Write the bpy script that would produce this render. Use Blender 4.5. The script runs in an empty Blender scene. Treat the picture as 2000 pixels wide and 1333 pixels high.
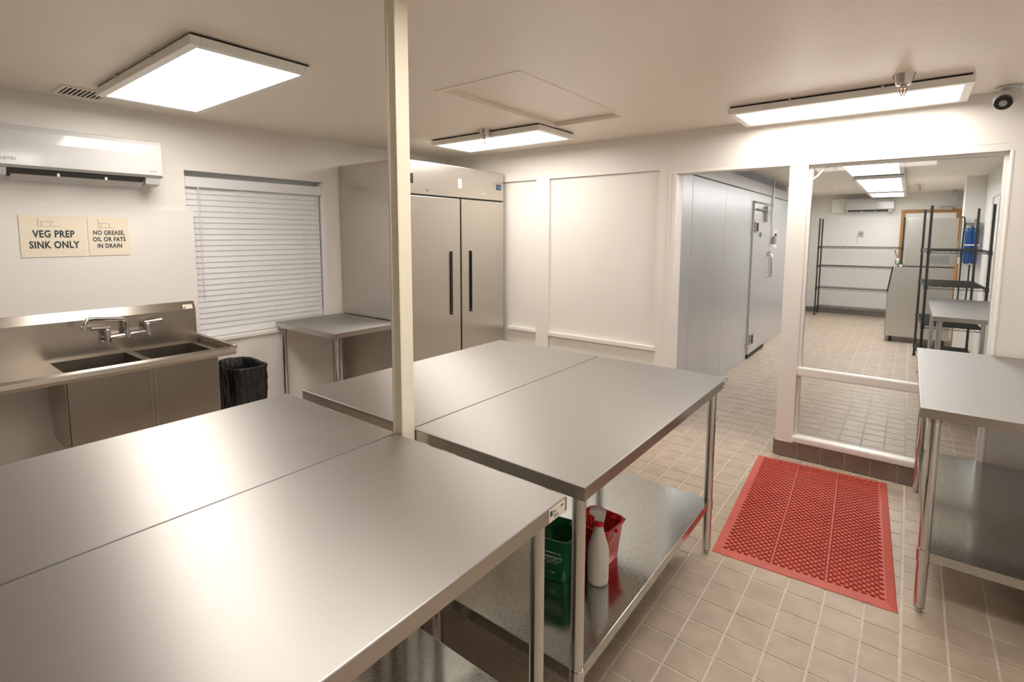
import bpy, bmesh, math, random
from mathutils import Vector, Matrix
random.seed(7)
PI = math.pi
scene = bpy.context.scene
C = scene.collection

# ------------------------------------------------------------------ camera
F_PX, CY_PX = 998.37, 558.87
yaw, pitch, roll = .6599, .1001, .0025
cd = bpy.data.cameras.new('camera'); cam = bpy.data.objects.new('camera', cd); C.objects.link(cam)
cd.sensor_fit = 'HORIZONTAL'; cd.sensor_width = 36.0
cd.lens = F_PX / 2000 * 36.0
cd.shift_y = (CY_PX - 666.5) / 2000
cd.clip_start = .05; cd.clip_end = 60
_f = Vector((-math.sin(yaw) * math.cos(pitch), math.cos(yaw) * math.cos(pitch), -math.sin(pitch)))
_r = Vector((math.cos(yaw), math.sin(yaw), 0)); _u = _r.cross(_f)
r2 = math.cos(roll) * _r + math.sin(roll) * _u; u2 = -math.sin(roll) * _r + math.cos(roll) * _u
M = Matrix((r2, u2, -_f)).transposed().to_4x4(); M.translation = (.3822, -.3631, 1.6913)
cam.matrix_world = M
scene.camera = cam

# ------------------------------------------------------------------ world, exposure, lamp strength
w = bpy.data.worlds.new('world'); scene.world = w; w.use_nodes = True
w.node_tree.nodes['Background'].inputs[0].default_value = (.8, .86, 1, 1)
w.node_tree.nodes['Background'].inputs[1].default_value = .15
vs = scene.view_settings
vs.view_transform = 'Standard'; vs.look = 'None'; vs.exposure = 0.83; vs.gamma = 1.0; vs.use_curve_mapping = False
LAMP = 8.3            # emission of the ceiling panels
LAMP_COL = (1.0, .94, .86)
LAMP_BACK = 8.4
LAMP_BACK_COL = (1.0, .975, .94)

# ------------------------------------------------------------------ materials
def nt(name):
    m = bpy.data.materials.new(name); m.use_nodes = True
    t = m.node_tree; b = t.nodes['Principled BSDF']
    return m, t, b
def N(t, typ, **kw):
    n = t.nodes.new(typ)
    for k, v in kw.items(): setattr(n, k, v)
    return n
def mat(name, col, rough=.5, metal=0., noise=0., nscale=8., bump=0., bscale=120., spec=.5, stretch=None, **kw):
    m, t, b = nt(name)
    b.inputs['Base Color'].default_value = (*col, 1); b.inputs['Roughness'].default_value = rough
    b.inputs['Metallic'].default_value = metal; b.inputs['Specular IOR Level'].default_value = spec
    for k, v in kw.items(): b.inputs[k].default_value = v
    tc = N(t, 'ShaderNodeTexCoord')
    if noise:
        n = N(t, 'ShaderNodeTexNoise'); n.inputs['Scale'].default_value = nscale; n.inputs['Detail'].default_value = 4
        mp = N(t, 'ShaderNodeMapping')
        if stretch: mp.inputs['Scale'].default_value = stretch
        t.links.new(tc.outputs['Object'], mp.inputs['Vector']); t.links.new(mp.outputs[0], n.inputs['Vector'])
        r = N(t, 'ShaderNodeValToRGB')
        r.color_ramp.elements[0].position = .3; r.color_ramp.elements[1].position = .7
        r.color_ramp.elements[0].color = (*[c * (1 - noise) for c in col], 1)
        r.color_ramp.elements[1].color = (*[min(1, c * (1 + noise)) for c in col], 1)
        t.links.new(n.outputs[0], r.inputs[0]); t.links.new(r.outputs[0], b.inputs['Base Color'])
    if bump:
        n2 = N(t, 'ShaderNodeTexNoise'); n2.inputs['Scale'].default_value = bscale; n2.inputs['Detail'].default_value = 3
        bp = N(t, 'ShaderNodeBump'); bp.inputs['Strength'].default_value = bump; bp.inputs['Distance'].default_value = .01
        t.links.new(tc.outputs['Object'], n2.inputs['Vector']); t.links.new(n2.outputs[0], bp.inputs['Height'])
        t.links.new(bp.outputs[0], b.inputs['Normal'])
    return m
def steel(name, col, rough, aniso, tangent, streak):
    """brushed stainless: grain runs along `tangent`"""
    m, t, b = nt(name)
    b.inputs['Metallic'].default_value = 1
    b.inputs['Anisotropic'].default_value = aniso
    tc = N(t, 'ShaderNodeTexCoord'); mp = N(t, 'ShaderNodeMapping'); mp.inputs['Scale'].default_value = streak
    n = N(t, 'ShaderNodeTexNoise'); n.inputs['Scale'].default_value = 1; n.inputs['Detail'].default_value = 5
    t.links.new(tc.outputs['Object'], mp.inputs[0]); t.links.new(mp.outputs[0], n.inputs['Vector'])
    r = N(t, 'ShaderNodeMapRange'); r.inputs[1].default_value = .3; r.inputs[2].default_value = .7
    r.inputs[3].default_value = rough * .97; r.inputs[4].default_value = rough * 1.04
    t.links.new(n.outputs[0], r.inputs[0]); t.links.new(r.outputs[0], b.inputs['Roughness'])
    cr = N(t, 'ShaderNodeValToRGB')
    cr.color_ramp.elements[0].position = .25; cr.color_ramp.elements[1].position = .75
    cr.color_ramp.elements[0].color = (*[c * .985 for c in col], 1); cr.color_ramp.elements[1].color = (*[c * 1.012 for c in col], 1)
    t.links.new(n.outputs[0], cr.inputs[0]); t.links.new(cr.outputs[0], b.inputs['Base Color'])
    cx = N(t, 'ShaderNodeCombineXYZ')
    for i in range(3): cx.inputs[i].default_value = tangent[i]
    t.links.new(cx.outputs[0], b.inputs['Tangent'])
    return m
def emit(name, col, s):
    m, t, b = nt(name); t.nodes.remove(b)
    e = N(t, 'ShaderNodeEmission'); e.inputs[0].default_value = (*col, 1); e.inputs[1].default_value = s
    t.links.new(e.outputs[0], t.nodes['Material Output'].inputs[0]); return m
def glass(name, tint=(.97, .975, .97)):
    m, t, b = nt(name); t.nodes.remove(b)
    tr = N(t, 'ShaderNodeBsdfTransparent'); tr.inputs[0].default_value = (*tint, 1)
    gl = N(t, 'ShaderNodeBsdfGlossy'); gl.inputs['Roughness'].default_value = .02
    fr = N(t, 'ShaderNodeFresnel'); fr.inputs[0].default_value = 1.3
    mx = N(t, 'ShaderNodeMixShader')
    t.links.new(fr.outputs[0], mx.inputs[0]); t.links.new(tr.outputs[0], mx.inputs[1]); t.links.new(gl.outputs[0], mx.inputs[2])
    t.links.new(mx.outputs[0], t.nodes['Material Output'].inputs[0]); return m
def galvanized(name):
    m, t, b = nt(name); b.inputs['Metallic'].default_value = 1
    tc = N(t, 'ShaderNodeTexCoord'); v = N(t, 'ShaderNodeTexVoronoi'); v.inputs['Scale'].default_value = 190
    t.links.new(tc.outputs['Object'], v.inputs['Vector'])
    sp = N(t, 'ShaderNodeSeparateColor'); t.links.new(v.outputs['Color'], sp.inputs[0])
    r = N(t, 'ShaderNodeMapRange'); r.inputs[3].default_value = .12; r.inputs[4].default_value = .20
    t.links.new(sp.outputs[0], r.inputs[0]); t.links.new(r.outputs[0], b.inputs['Roughness'])
    cr = N(t, 'ShaderNodeValToRGB'); cr.color_ramp.elements[0].color = (.48, .495, .485, 1); cr.color_ramp.elements[1].color = (.60, .615, .60, 1)
    t.links.new(sp.outputs[1], cr.inputs[0]); t.links.new(cr.outputs[0], b.inputs['Base Color'])
    return m
def tile_mat(name, cols, rough):
    m, t, b = nt(name); b.inputs['Roughness'].default_value = rough
    oi = N(t, 'ShaderNodeNewGeometry'); cr = N(t, 'ShaderNodeValToRGB')
    e = cr.color_ramp.elements; e[0].color = (*cols[0], 1); e[1].color = (*cols[-1], 1)
    for i, c in enumerate(cols[1:-1]):
        q = e.new((i + 1) / (len(cols) - 1)); q.color = (*c, 1)
    t.links.new(oi.outputs['Random Per Island'], cr.inputs[0])
    tc = N(t, 'ShaderNodeTexCoord'); n = N(t, 'ShaderNodeTexNoise'); n.inputs['Scale'].default_value = 9; n.inputs['Detail'].default_value = 5
    geo = N(t, 'ShaderNodeNewGeometry'); t.links.new(geo.outputs['Position'], n.inputs['Vector'])
    r = N(t, 'ShaderNodeMapRange'); r.inputs[1].default_value = .3; r.inputs[2].default_value = .7; r.inputs[3].default_value = .88; r.inputs[4].default_value = 1.12
    t.links.new(n.outputs[0], r.inputs[0])
    mx = N(t, 'ShaderNodeMix', data_type='RGBA', blend_type='MULTIPLY'); mx.inputs['Factor'].default_value = 1
    t.links.new(cr.outputs[0], mx.inputs['A']); t.links.new(r.outputs[0], mx.inputs['B']); t.links.new(mx.outputs['Result'], b.inputs['Base Color'])
    n2 = N(t, 'ShaderNodeTexNoise'); n2.inputs['Scale'].default_value = 60; t.links.new(geo.outputs['Position'], n2.inputs['Vector'])
    bp = N(t, 'ShaderNodeBump'); bp.inputs['Strength'].default_value = .12; bp.inputs['Distance'].default_value = .004
    t.links.new(n2.outputs[0], bp.inputs['Height']); t.links.new(bp.outputs[0], b.inputs['Normal'])
    return m

MT = dict(
    wall=mat('wall_paint', (.85, .82, .785), .45, bump=.04, bscale=90, noise=.015, nscale=2.5),
    ceiling=mat('ceiling_paint', (.92, .845, .745), .36, bump=.05, bscale=60, noise=.015, nscale=2),
    trim=mat('trim_paint', (.88, .855, .82), .35, bump=.03, bscale=50),
    post=mat('post_paint', (.83, .76, .62), .4, bump=.05, bscale=40),
    backwall=mat('back_room_paint', (.87, .855, .82), .45, noise=.015, nscale=2),
    grout=mat('grout', (.68, .61, .52), .85, noise=.10, nscale=30),
    steel=steel('brushed_steel_top', (.45, .435, .42), .45, .78, (1, 0, 0), (160, 2, 160)),
    steel_v=steel('brushed_steel_upright', (.58, .545, .495), .33, .6, (.7, .7, 0), (120, 120, 2)),
    steel_sink=steel('satin_steel_sink', (.46, .415, .365), .25, .5, (.6, 0, .6), (120, 2, 120)),
    steel_edge=mat('steel_edge', (.52, .49, .455), .24, 1),
    steel_light=mat('pale_satin_steel', (.66, .65, .61), .36, .85),
    chrome=mat('polished_tube', (.66, .66, .66), .10, 1),
    galv=galvanized('galvanized_sheet'),
    black=mat('black_plastic', (.012, .012, .012), .35),
    dark=mat('dark_gap', (.02, .018, .016), .6),
    bag=mat('black_bin_bag', (.015, .015, .016), .20, bump=.6, bscale=22),
    wire=mat('black_epoxy_wire', (.022, .022, .022), .38),
    white=mat('white_plastic', (.56, .555, .55), .10),
    whitem=mat('white_matte_plastic', (.76, .75, .73), .4),
    blind=mat('blind_slat', (.82, .82, .84), .4),
    sign=mat('cream_sign', (.86, .77, .62), .5),
    ink=mat('sign_ink', (.035, .055, .065), .6),
    inkgrey=mat('grey_print', (.25, .25, .25), .6),
    red=mat('red_bucket_plastic', (.62, .012, .015), .3),
    green=mat('green_bucket_plastic', (.009, .14, .055), .3),
    rubber=mat('red_rubber', (.60, .115, .08), .5, noise=.08, nscale=10, bump=.1, bscale=200),
    bottle=mat('milky_bottle', (.74, .68, .62), .35),
    paper=mat('sticker_paper', (.85, .78, .70), .5),
    lettering=mat('white_lettering', (.80, .85, .80), .5),
    frame=mat('lamp_frame', (.92, .90, .86), .3),
    lamp=emit('lamp_diffuser', LAMP_COL, LAMP),
    lampb=emit('lamp_diffuser_back', LAMP_BACK_COL, LAMP_BACK),
    glass=glass('window_glass'),
    clear=glass('clear_plastic', (.85, .86, .84)),
    cooler=mat('cooler_panel_metal', (.62, .635, .66), .36, .6, bump=.10, bscale=14, noise=.02, nscale=3),
    wood=mat('oak_door_frame', (.42, .20, .055), .4, noise=.2, nscale=6, stretch=(8, 8, 1)),
    cove=mat('cove_base_vinyl', (.20, .185, .16), .5),
    blue=mat('blue_filter_plastic', (.009, .075, .29), .25),
    copper=mat('copper_pipe', (.72, .24, .07), .3, .6),
    grey=mat('grey_metal_box', (.33, .34, .32), .45, .4),
    nickel=mat('brushed_nickel', (.62, .58, .54), .25, 1),
    lens=mat('camera_lens', (.01, .01, .012), .08),
    display=emit('blue_display', (.10, .30, .75), .6),
    tile=tile_mat('quarry_tile', [(.49, .40, .315), (.505, .415, .325), (.52, .425, .34), (.50, .40, .335), (.53, .44, .345)], .42),
    basetile=tile_mat('base_tile', [(.20, .145, .115), (.215, .155, .125), (.23, .17, .135)], .4),
)

# ------------------------------------------------------------------ mesh builder
class MB:
    def __init__(s): s.v = []; s.f = []; s.sm = []
    def add(s, vs_, fs, smooth=False):
        o = len(s.v); s.v += [tuple(v) for v in vs_]
        for f in fs: s.f.append([i + o for i in f]); s.sm.append(smooth)
        return s
    def box(s, x0, x1, y0, y1, z0, z1, b=0.):
        if b > 0:
            bm = bmesh.new(); bmesh.ops.create_cube(bm, size=1)
            for v in bm.verts: v.co = ((x0 + x1) / 2 + v.co.x * (x1 - x0), (y0 + y1) / 2 + v.co.y * (y1 - y0), (z0 + z1) / 2 + v.co.z * (z1 - z0))
            bmesh.ops.bevel(bm, geom=bm.edges[:], offset=b, segments=2, affect='EDGES', profile=.6)
            bm.verts.index_update()
            s.add([v.co[:] for v in bm.verts], [[v.index for v in f.verts] for f in bm.faces]); bm.free(); return s
        return s.add([(x0, y0, z0), (x1, y0, z0), (x1, y1, z0), (x0, y1, z0), (x0, y0, z1), (x1, y0, z1), (x1, y1, z1), (x0, y1, z1)],
                     [(0, 3, 2, 1), (4, 5, 6, 7), (0, 1, 5, 4), (1, 2, 6, 5), (2, 3, 7, 6), (3, 0, 4, 7)])
    def tube(s, path, r, n=10, caps=True):
        path = [Vector(p) for p in path]; rs = r if isinstance(r, (list, tuple)) else [r] * len(path)
        rings = []; up = None
        for i, p in enumerate(path):
            if i == 0: d = path[1] - p
            elif i == len(path) - 1: d = p - path[i - 1]
            else: d = (path[i + 1] - p).normalized() + (p - path[i - 1]).normalized()
            d.normalize()
            if up is None: up = Vector((0, 0, 1)) if abs(d.z) < .9 else Vector((1, 0, 0))
            a = d.cross(up).normalized(); bb = a.cross(d).normalized(); up = bb
            rings.append([p + rs[i] * (math.cos(2 * PI * k / n) * a + math.sin(2 * PI * k / n) * bb) for k in range(n)])
        vs_ = [v for g in rings for v in g]; fs = []
        for i in range(len(path) - 1):
            for k in range(n):
                k2 = (k + 1) % n; fs.append((i * n + k, i * n + k2, (i + 1) * n + k2, (i + 1) * n + k))
        s.add(vs_, fs, True)
        if caps:
            s.add(rings[0], [tuple(range(n))]); s.add(rings[-1], [tuple(reversed(range(n)))])
        return s
    def cyl(s, p0, p1, r, n=16, r1=None): return s.tube([p0, p1], [r, r if r1 is None else r1], n)
    def lathe(s, prof, c=(0, 0, 0), n=24, smooth=True):
        vs_ = []; fs = []
        for (r, z) in prof:
            for k in range(n): vs_.append((c[0] + r * math.cos(2 * PI * k / n), c[1] + r * math.sin(2 * PI * k / n), c[2] + z))
        for i in range(len(prof) - 1):
            for k in range(n):
                k2 = (k + 1) % n; fs.append((i * n + k, i * n + k2, (i + 1) * n + k2, (i + 1) * n + k))
        return s.add(vs_, fs, smooth)
    def prism(s, poly, axis, a, b):
        """poly: 2D points; axis 'x': (y,z), 'y': (x,z), 'z': (x,y)"""
        def P(p, t):
            return {'x': (t, p[0], p[1]), 'y': (p[0], t, p[1]), 'z': (p[0], p[1], t)}[axis]
        n = len(poly); vs_ = [P(p, a) for p in poly] + [P(p, b) for p in poly]
        fs = [tuple(range(n)), tuple(range(2 * n - 1, n - 1, -1))] + [(i, i + n, (i + 1) % n + n, (i + 1) % n) for i in range(n)]
        return s.add(vs_, fs)
    def ball(s, c, r, n=12, sq=(1, 1, 1)):
        prof = [(math.sin(PI * i / 8), -math.cos(PI * i / 8)) for i in range(9)]
        vs_ = []; fs = []
        for (a, z) in prof:
            for k in range(n): vs_.append((c[0] + sq[0] * r * a * math.cos(2 * PI * k / n), c[1] + sq[1] * r * a * math.sin(2 * PI * k / n), c[2] + sq[2] * r * z))
        for i in range(8):
            for k in range(n):
                k2 = (k + 1) % n; fs.append((i * n + k, i * n + k2, (i + 1) * n + k2, (i + 1) * n + k))
        return s.add(vs_, fs, True)
    def xf(s, m):
        s.v = [tuple(m @ Vector(v)) for v in s.v]; return s
    def mesh(s, name, m):
        me = bpy.data.meshes.new(name); me.from_pydata(s.v, [], s.f); me.materials.append(MT[m])
        me.polygons.foreach_set('use_smooth', s.sm)
        bm = bmesh.new(); bm.from_mesh(me); bmesh.ops.recalc_face_normals(bm, faces=bm.faces[:]); bm.to_mesh(me); bm.free()
        me.update(); return me
def link(name, me, parent=None, loc=None):
    o = bpy.data.objects.new(name, me); C.objects.link(o)
    if parent is not None: o.parent = parent
    if loc: o.location = loc
    return o
def part(name, mb, m, parent, label=None, loc=None):
    o = link(name, mb.mesh(name, m), parent, loc)
    if label: o['label'] = label
    return o
def wpart(name, mb, m, parent, label=None):
    """builder in world coordinates, parent unrotated: subtract its world position"""
    off = Vector((0, 0, 0)); q = parent
    while q: off += Vector(q.location); q = q.parent
    mb.v = [(v[0] - off.x, v[1] - off.y, v[2] - off.z) for v in mb.v]
    return part(name, mb, m, parent, label)
def tag(o, label, cat, group=None):
    o['label'] = label; o['category'] = cat
    if group: o['group'] = group
    return o
def thing(name, label, cat, loc=(0, 0, 0), rz=0, group=None):
    o = bpy.data.objects.new(name, None); C.objects.link(o); o.location = loc; o.rotation_euler = (0, 0, rz); o.empty_display_size = .1
    return tag(o, label, cat, group)
def single(name, mb, m, label, cat, group=None):
    return tag(link(name, mb.mesh(name, m)), label, cat, group)
def struct(name, mb, m, parent=None, label=None):
    o = link(name, mb.mesh(name, m), parent)
    if parent is None: o['kind'] = 'structure'
    if label: o['label'] = label
    return o
def text_mb(body, size, bold=0., align='CENTER', spacing=1., depth=.0006):
    cu = bpy.data.curves.new('t', 'FONT'); cu.body = body; cu.size = size; cu.align_x = align; cu.align_y = 'CENTER'
    cu.offset = bold; cu.extrude = depth; cu.space_line = spacing; cu.space_character = 1.09 if bold else 1.0; cu.resolution_u = 3
    o = bpy.data.objects.new('t', cu); C.objects.link(o)
    dg = bpy.context.evaluated_depsgraph_get(); dg.update()
    me = bpy.data.meshes.new_from_object(o.evaluated_get(dg))
    mb = MB(); mb.add([v.co[:] for v in me.vertices], [list(p.vertices) for p in me.polygons])
    bpy.data.objects.remove(o); bpy.data.curves.remove(cu); bpy.data.meshes.remove(me)
    return mb
TX_LEFT = Matrix(((0, 0, 1, 0), (1, 0, 0, 0), (0, 1, 0, 0), (0, 0, 0, 1)))     # text read on a wall that faces +X
TX_BACK = Matrix(((1, 0, 0, 0), (0, 0, -1, 0), (0, 1, 0, 0), (0, 0, 0, 1)))    # text read on a wall that faces -Y
def text_at(body, size, mtx, loc, wx=1., **kw):
    return text_mb(body, size, **kw).xf(Matrix.Translation(loc) @ mtx @ Matrix.Diagonal((wx, 1, 1, 1)))

# ------------------------------------------------------------------ the setting
XL, XR, YB, YN, ZC = -3.92, 1.26, 3.921, -2.6, 2.55
YB2, YF, XR2 = 4.05, 12.7, 1.20
S, G = .1529, .008                       # tile pitch and joint
floor = struct('floor', MB().box(-4.1, 1.5, YN - .1, YF + .1, -.08, -.003), 'grout')
XJ = .458                                  # the wide joint: a second grid starts right of it
tile_me = MB().add([(0, 0, -.02), (S - G, 0, -.02), (S - G, S - G, -.02), (0, S - G, -.02), (0.0012, .0012, 0), (S - G - .0012, .0012, 0), (S - G - .0012, S - G - .0012, 0), (.0012, S - G - .0012, 0)],
                   [(4, 5, 6, 7), (0, 1, 5, 4), (1, 2, 6, 5), (2, 3, 7, 6), (3, 0, 4, 7)]).mesh('tile', 'tile')
spots = []; cuts = []
x0a, y0a = -.4436 + G / 2, 1.3273 + G / 2
for i in range(-24, 6):
    for j in range(-26, 75):
        x, y = x0a + i * S, y0a + j * S
        if x + S > XJ - .005: continue
        spots.append((x, y))
        if x + 2 * S > XJ: cuts.append((x + S, y))
x0b, y0b = .609 + G / 2, 2.4685 + G / 2
for i in range(-1, 5):
    for j in range(-34, 68):
        spots.append((x0b + i * S, y0b + j * S))
def keep(x, y):
    if x < XL - .1 or x > XR + .02 or y < YN - .05 or y > YF: return False
    if y > YB - .1 and x < -1.5: return False
    return True
spots = [p for p in spots if keep(*p)]
cp = Vector((.38, -.36))
def in_view(x, y):      # tiles the photograph shows nearest: the aisle right of the tables and the strip under them
    return (x > -1.25 and y > .95 and (x > -.50 or y < 1.35 or y > 2.2) and x < 1.05) and not (x > .45 and y < 1.95)
near = sorted([p for p in spots if in_view(*p)], key=lambda p: (Vector(p) - cp).length)[:300]
nearset = set(near)
for (x, y) in near: link('tile', tile_me, floor, (x, y, random.uniform(-.0006, .0004)))
rest = MB()
for (x, y) in spots:
    if (x, y) in nearset: continue
    z = random.uniform(-.0005, .0004)
    rest.add([(x, y, z), (x + S - G, y, z), (x + S - G, y + S - G, z), (x, y + S - G, z), (x, y, -.004), (x + S - G, y, -.004), (x + S - G, y + S - G, -.004), (x, y + S - G, -.004)],
             [(0, 1, 2, 3), (4, 5, 1, 0), (5, 6, 2, 1), (6, 7, 3, 2), (7, 4, 0, 3)])
for (x, y) in cuts:
    if not keep(x, y): continue
    x1_ = XJ - .010; z = 0
    rest.add([(x, y, z), (x1_, y, z), (x1_, y + S - G, z), (x, y + S - G, z), (x, y, -.004), (x1_, y, -.004), (x1_, y + S - G, -.004), (x, y + S - G, -.004)],
             [(0, 1, 2, 3), (4, 5, 1, 0), (5, 6, 2, 1), (6, 7, 3, 2), (7, 4, 0, 3)])
o = part('tile_field', rest, 'tile', floor); o['kind'] = 'stuff'

# ceiling with the hatch opening
HX0, HX1, HY0, HY1 = -1.905, -1.325, 1.885, 3.15
cb = MB()
cb.box(-4.1, HX0, YN - .1, YB2, ZC, ZC + .1); cb.box(HX1, 1.5, YN - .1, YB2, ZC, ZC + .1)
cb.box(HX0, HX1, YN - .1, HY0, ZC, ZC + .1); cb.box(HX0, HX1, HY1, YB2, ZC, ZC + .1)
cb.box(-4.1, 1.5, YB2, YF + .1, ZC, ZC + .1)
ceiling = struct('ceiling', cb, 'ceiling')
hatch = thing('ceiling_hatch', 'square painted access hatch set into the ceiling above the far tables', 'hatch', ((HX0 + HX1) / 2, (HY0 + HY1) / 2, ZC))
wpart('hatch_panel', MB().box(HX0 + .012, HX1 - .012, HY0 + .012, HY1 - .012, ZC + .028, ZC + .045), 'ceiling', hatch)
fr = MB()
wpart('hatch_backing', MB().box(HX0, HX1, HY0, HY1, ZC + .05, ZC + .06), 'dark', hatch)
for a in ((HX0 - .03, HX0 + .008, HY0 - .03, HY1 + .03), (HX1 - .008, HX1 + .03, HY0 - .03, HY1 + .03), (HX0 + .008, HX1 - .008, HY0 - .03, HY0 + .008), (HX0 + .008, HX1 - .008, HY1 - .008, HY1 + .03)):
    wpart('hatch_frame', MB().box(*a, ZC - .004, ZC + .03), 'ceiling', hatch)

# left wall with the window opening
WY0, WY1, WZ0, WZ1 = 1.195, 2.362, .84, 2.165
lw = MB()
lw.box(XL - .16, XL, YN, WY0, 0, ZC); lw.box(XL - .16, XL, WY1, YB2, 0, ZC)
lw.box(XL - .16, XL, WY0, WY1, 0, WZ0); lw.box(XL - .16, XL, WY0, WY1, WZ1, ZC)
wall_left = struct('wall_left', lw, 'wall')
struct('wall_near', MB().box(XL - .16, XR + .15, YN - .12, YN, 0, ZC), 'wall')
struct('wall_right', MB().box(XR, XR + .12, YN, YB2, 0, ZC), 'wall')
trim1 = struct('trim_1', MB().box(XL, XL + .014, -.9, 1.238, .55, 1.868, .003), 'wall', None, 'smooth painted wall board behind the sink')

# back wall: recessed panels, doorway, window post
DX0, DX1, MX1, WX1 = -1.215, -.352, -.232, .826
DZ, PZ, WZT = 2.208, 2.243, 2.2
bw = MB()
bw.box(XL, DX0, YB + .03, YB2, 0, ZC)                         # recessed field
bw.box(XL, XR + .1, YB, YB2 - .001, PZ, ZC)                  # header
bw.box(DX0 - .003, WX1, YB, YB2, WZT, PZ + .001)
bw.box(XL, -2.625, YB, YB + .03, 0, .05)
bw.box(-2.632, -2.478, YB, YB + .03, 0, PZ); bw.box(-1.345, DX0, YB, YB2, 0, PZ)
bw.box(DX1, MX1, YB, YB2, 0, WZT)
bw.box(WX1, XR + .1, YB, YB2, 0, PZ)
bw.box(MX1, WX1, YB + .02, YB2, 0, .15)
wall_back = struct('wall_back', bw, 'wall')
struct('trim_2', MB().box(-3.0, -2.632, YB - .012, YB + .03, .678, .712, .006), 'trim', None, 'painted ledge under the narrow wall recess beside the refrigerator')
struct('trim_3', MB().box(-2.478, -1.345, YB - .012, YB + .03, .668, .708, .006), 'trim', None, 'painted ledge under the wide wall recess')
dj = MB().box(DX0 - .012, DX0 + .022, YB - .012, YB2 + .012, 0, DZ, .004)
dj.box(DX0 - .045, DX0 - .012, YB - .006, YB, 0, DZ)
struct('trim_4', dj, 'trim', None, 'painted door jamb at the left of the open doorway')
struct('trim_5', MB().box(DX0 - .03, DX1 + .02, YB - .006, YB2, DZ - .006, DZ + .012, .003), 'trim', None, 'painted head of the open doorway')
# interior window: frame, rail, sill, two panes
win = struct('window_1', MB().box(MX1 - .004, WX1 + .004, YB - .022, YB + .06, .128, .175, .012), 'trim', None, 'painted sill of the interior window')
part('window_rail', MB().box(MX1, WX1, YB + .0, YB + .05, .64, .705, .010), 'trim', win)
part('window_stop', MB().box(MX1, MX1 + .022, YB + .04, YB + .10, .17, WZT, .004), 'trim', win)
part('window_stop', MB().box(WX1 - .022, WX1, YB + .04, YB + .10, .17, WZT, .004), 'trim', win)
part('window_stop', MB().box(MX1 + .022, WX1 - .022, YB + .04, YB + .10, WZT - .02, WZT, .004), 'trim', win)
part('pane', MB().box(MX1 + .02, WX1 - .02, YB + .052, YB + .058, .70, WZT - .018), 'glass', win)
part('pane', MB().box(MX1 + .02, WX1 - .02, YB + .052, YB + .058, .172, .645), 'glass', win)
# rounded plaster corner at the right of the window
struct('trim_6', MB().cyl((WX1 + .006, YB + .008, .13), (WX1 + .006, YB + .008, WZT), .012, 12), 'trim', None, 'rounded painted corner at the right of the interior window')
# peeling strip in the upper left corner of the window
pk = MB(); pth = []
for i in range(9):
    a = i / 8
    pth.append((MX1 + .025 + .10 * a ** .7, YB + .045, WZT - .10 + .085 * math.sin(a * PI / 2)))
for i in range(8):
    p, q = Vector(pth[i]), Vector(pth[i + 1]); n_ = Vector((-(q - p).z, 0, (q - p).x)).normalized() * .006
    pk.add([p + n_, q + n_, q - n_, p - n_, p + n_ + Vector((0, .002, 0)), q + n_ + Vector((0, .002, 0)), q - n_ + Vector((0, .002, 0)), p - n_ + Vector((0, .002, 0))], [(0, 1, 2, 3), (4, 5, 6, 7), (0, 1, 5, 4), (3, 2, 6, 7)])
part('sealant_strip', pk, 'whitem', win, 'peeling white strip in the corner of the pane')
# tiled base under the window
bb = struct('baseboard_back', MB().box(DX1 + .003, XR, YB - .004, YB + .02, 0, .118), 'grout')
bt = MB().box(0, S - .007, -.011, .002, .004, .116, .002).mesh('tile', 'basetile')
for i in range(11):
    x = DX1 + .002 + i * S
    if x + S > XR: break
    link('tile', bt, bb, (x, YB - .004, 0))
bside = MB().box(-.011, .002, 0, YB2 - YB, .004, .116, .002).mesh('tile', 'basetile')
link('tile', bside, bb, (DX1, YB, 0))

# back room shell
struct('wall_far', MB().box(-2.2, XR2 + .2, YF, YF + .12, 0, ZC), 'backwall')
struct('wall_back_room_right', MB().box(XR2, XR2 + .12, YB2, YF, 0, ZC), 'backwall')
struct('wall_back_room_left', MB().box(-1.62, -1.42, 10.0, YF, 0, ZC), 'backwall')
struct('wall_pilaster', MB().box(.975, XR2, 9.62, 9.95, 0, ZC), 'backwall')
struct('baseboard_far', MB().box(-1.42, XR2, YF - .015, YF, 0, .11, .004), 'cove')
struct('baseboard_left', MB().box(-1.42, -1.405, 10.0, YF - .015, 0, .11, .004), 'cove')

# ------------------------------------------------------------------ lamps
def panel_light(label, x0, x1, y0, y1, m, group, clips=True, z=ZC):
    cx, cy = (x0 + x1) / 2, (y0 + y1) / 2
    t = thing('ceiling_panel_light', label, 'ceiling light', (cx, cy, z), 0, group)
    fw = .042; zb = z - .052; zt = z - .012
    for a in ((x0, x1, y0, y0 + fw), (x0, x1, y1 - fw, y1), (x0, x0 + fw, y0 + fw, y1 - fw), (x1 - fw, x1, y0 + fw, y1 - fw)):
        wpart('frame', MB().box(*a, zb, zt, .003), 'frame', t)
    wpart('diffuser', MB().box(x0 + fw, x1 - fw, y0 + fw, y1 - fw, zb + .004, zb + .012), m, t)
    wpart('housing', MB().box(x0 + .012, x1 - .012, y0 + .012, y1 - .012, zt, z), 'dark', t)
    if clips:
        for q in (.3, .68):
            wpart('clip', MB().cyl((x0 + (x1 - x0) * q, y0 - .002, zt - .006), (x0 + (x1 - x0) * q, y0 - .014, zt + .004), .007, 8), 'nickel', t)
    return t
GL = 'ceiling panel lights of the prep room'
panel_light('white framed ceiling panel light above the sink and air conditioner', -3.46, -2.09, .585, 1.152, 'lamp', GL)
panel_light('white framed ceiling panel light above the refrigerator front', -3.13, -1.925, 2.95, 3.475, 'lamp', GL)
panel_light('white framed ceiling panel light above the interior window', -.645, .60, 3.325, 3.825, 'lamp', GL)
panel_light('ceiling panel light overhead out of the photo, above the near table end', -.645, .60, .585, 1.152, 'lamp', GL)
GB = 'ceiling panel lights of the back room'
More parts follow.
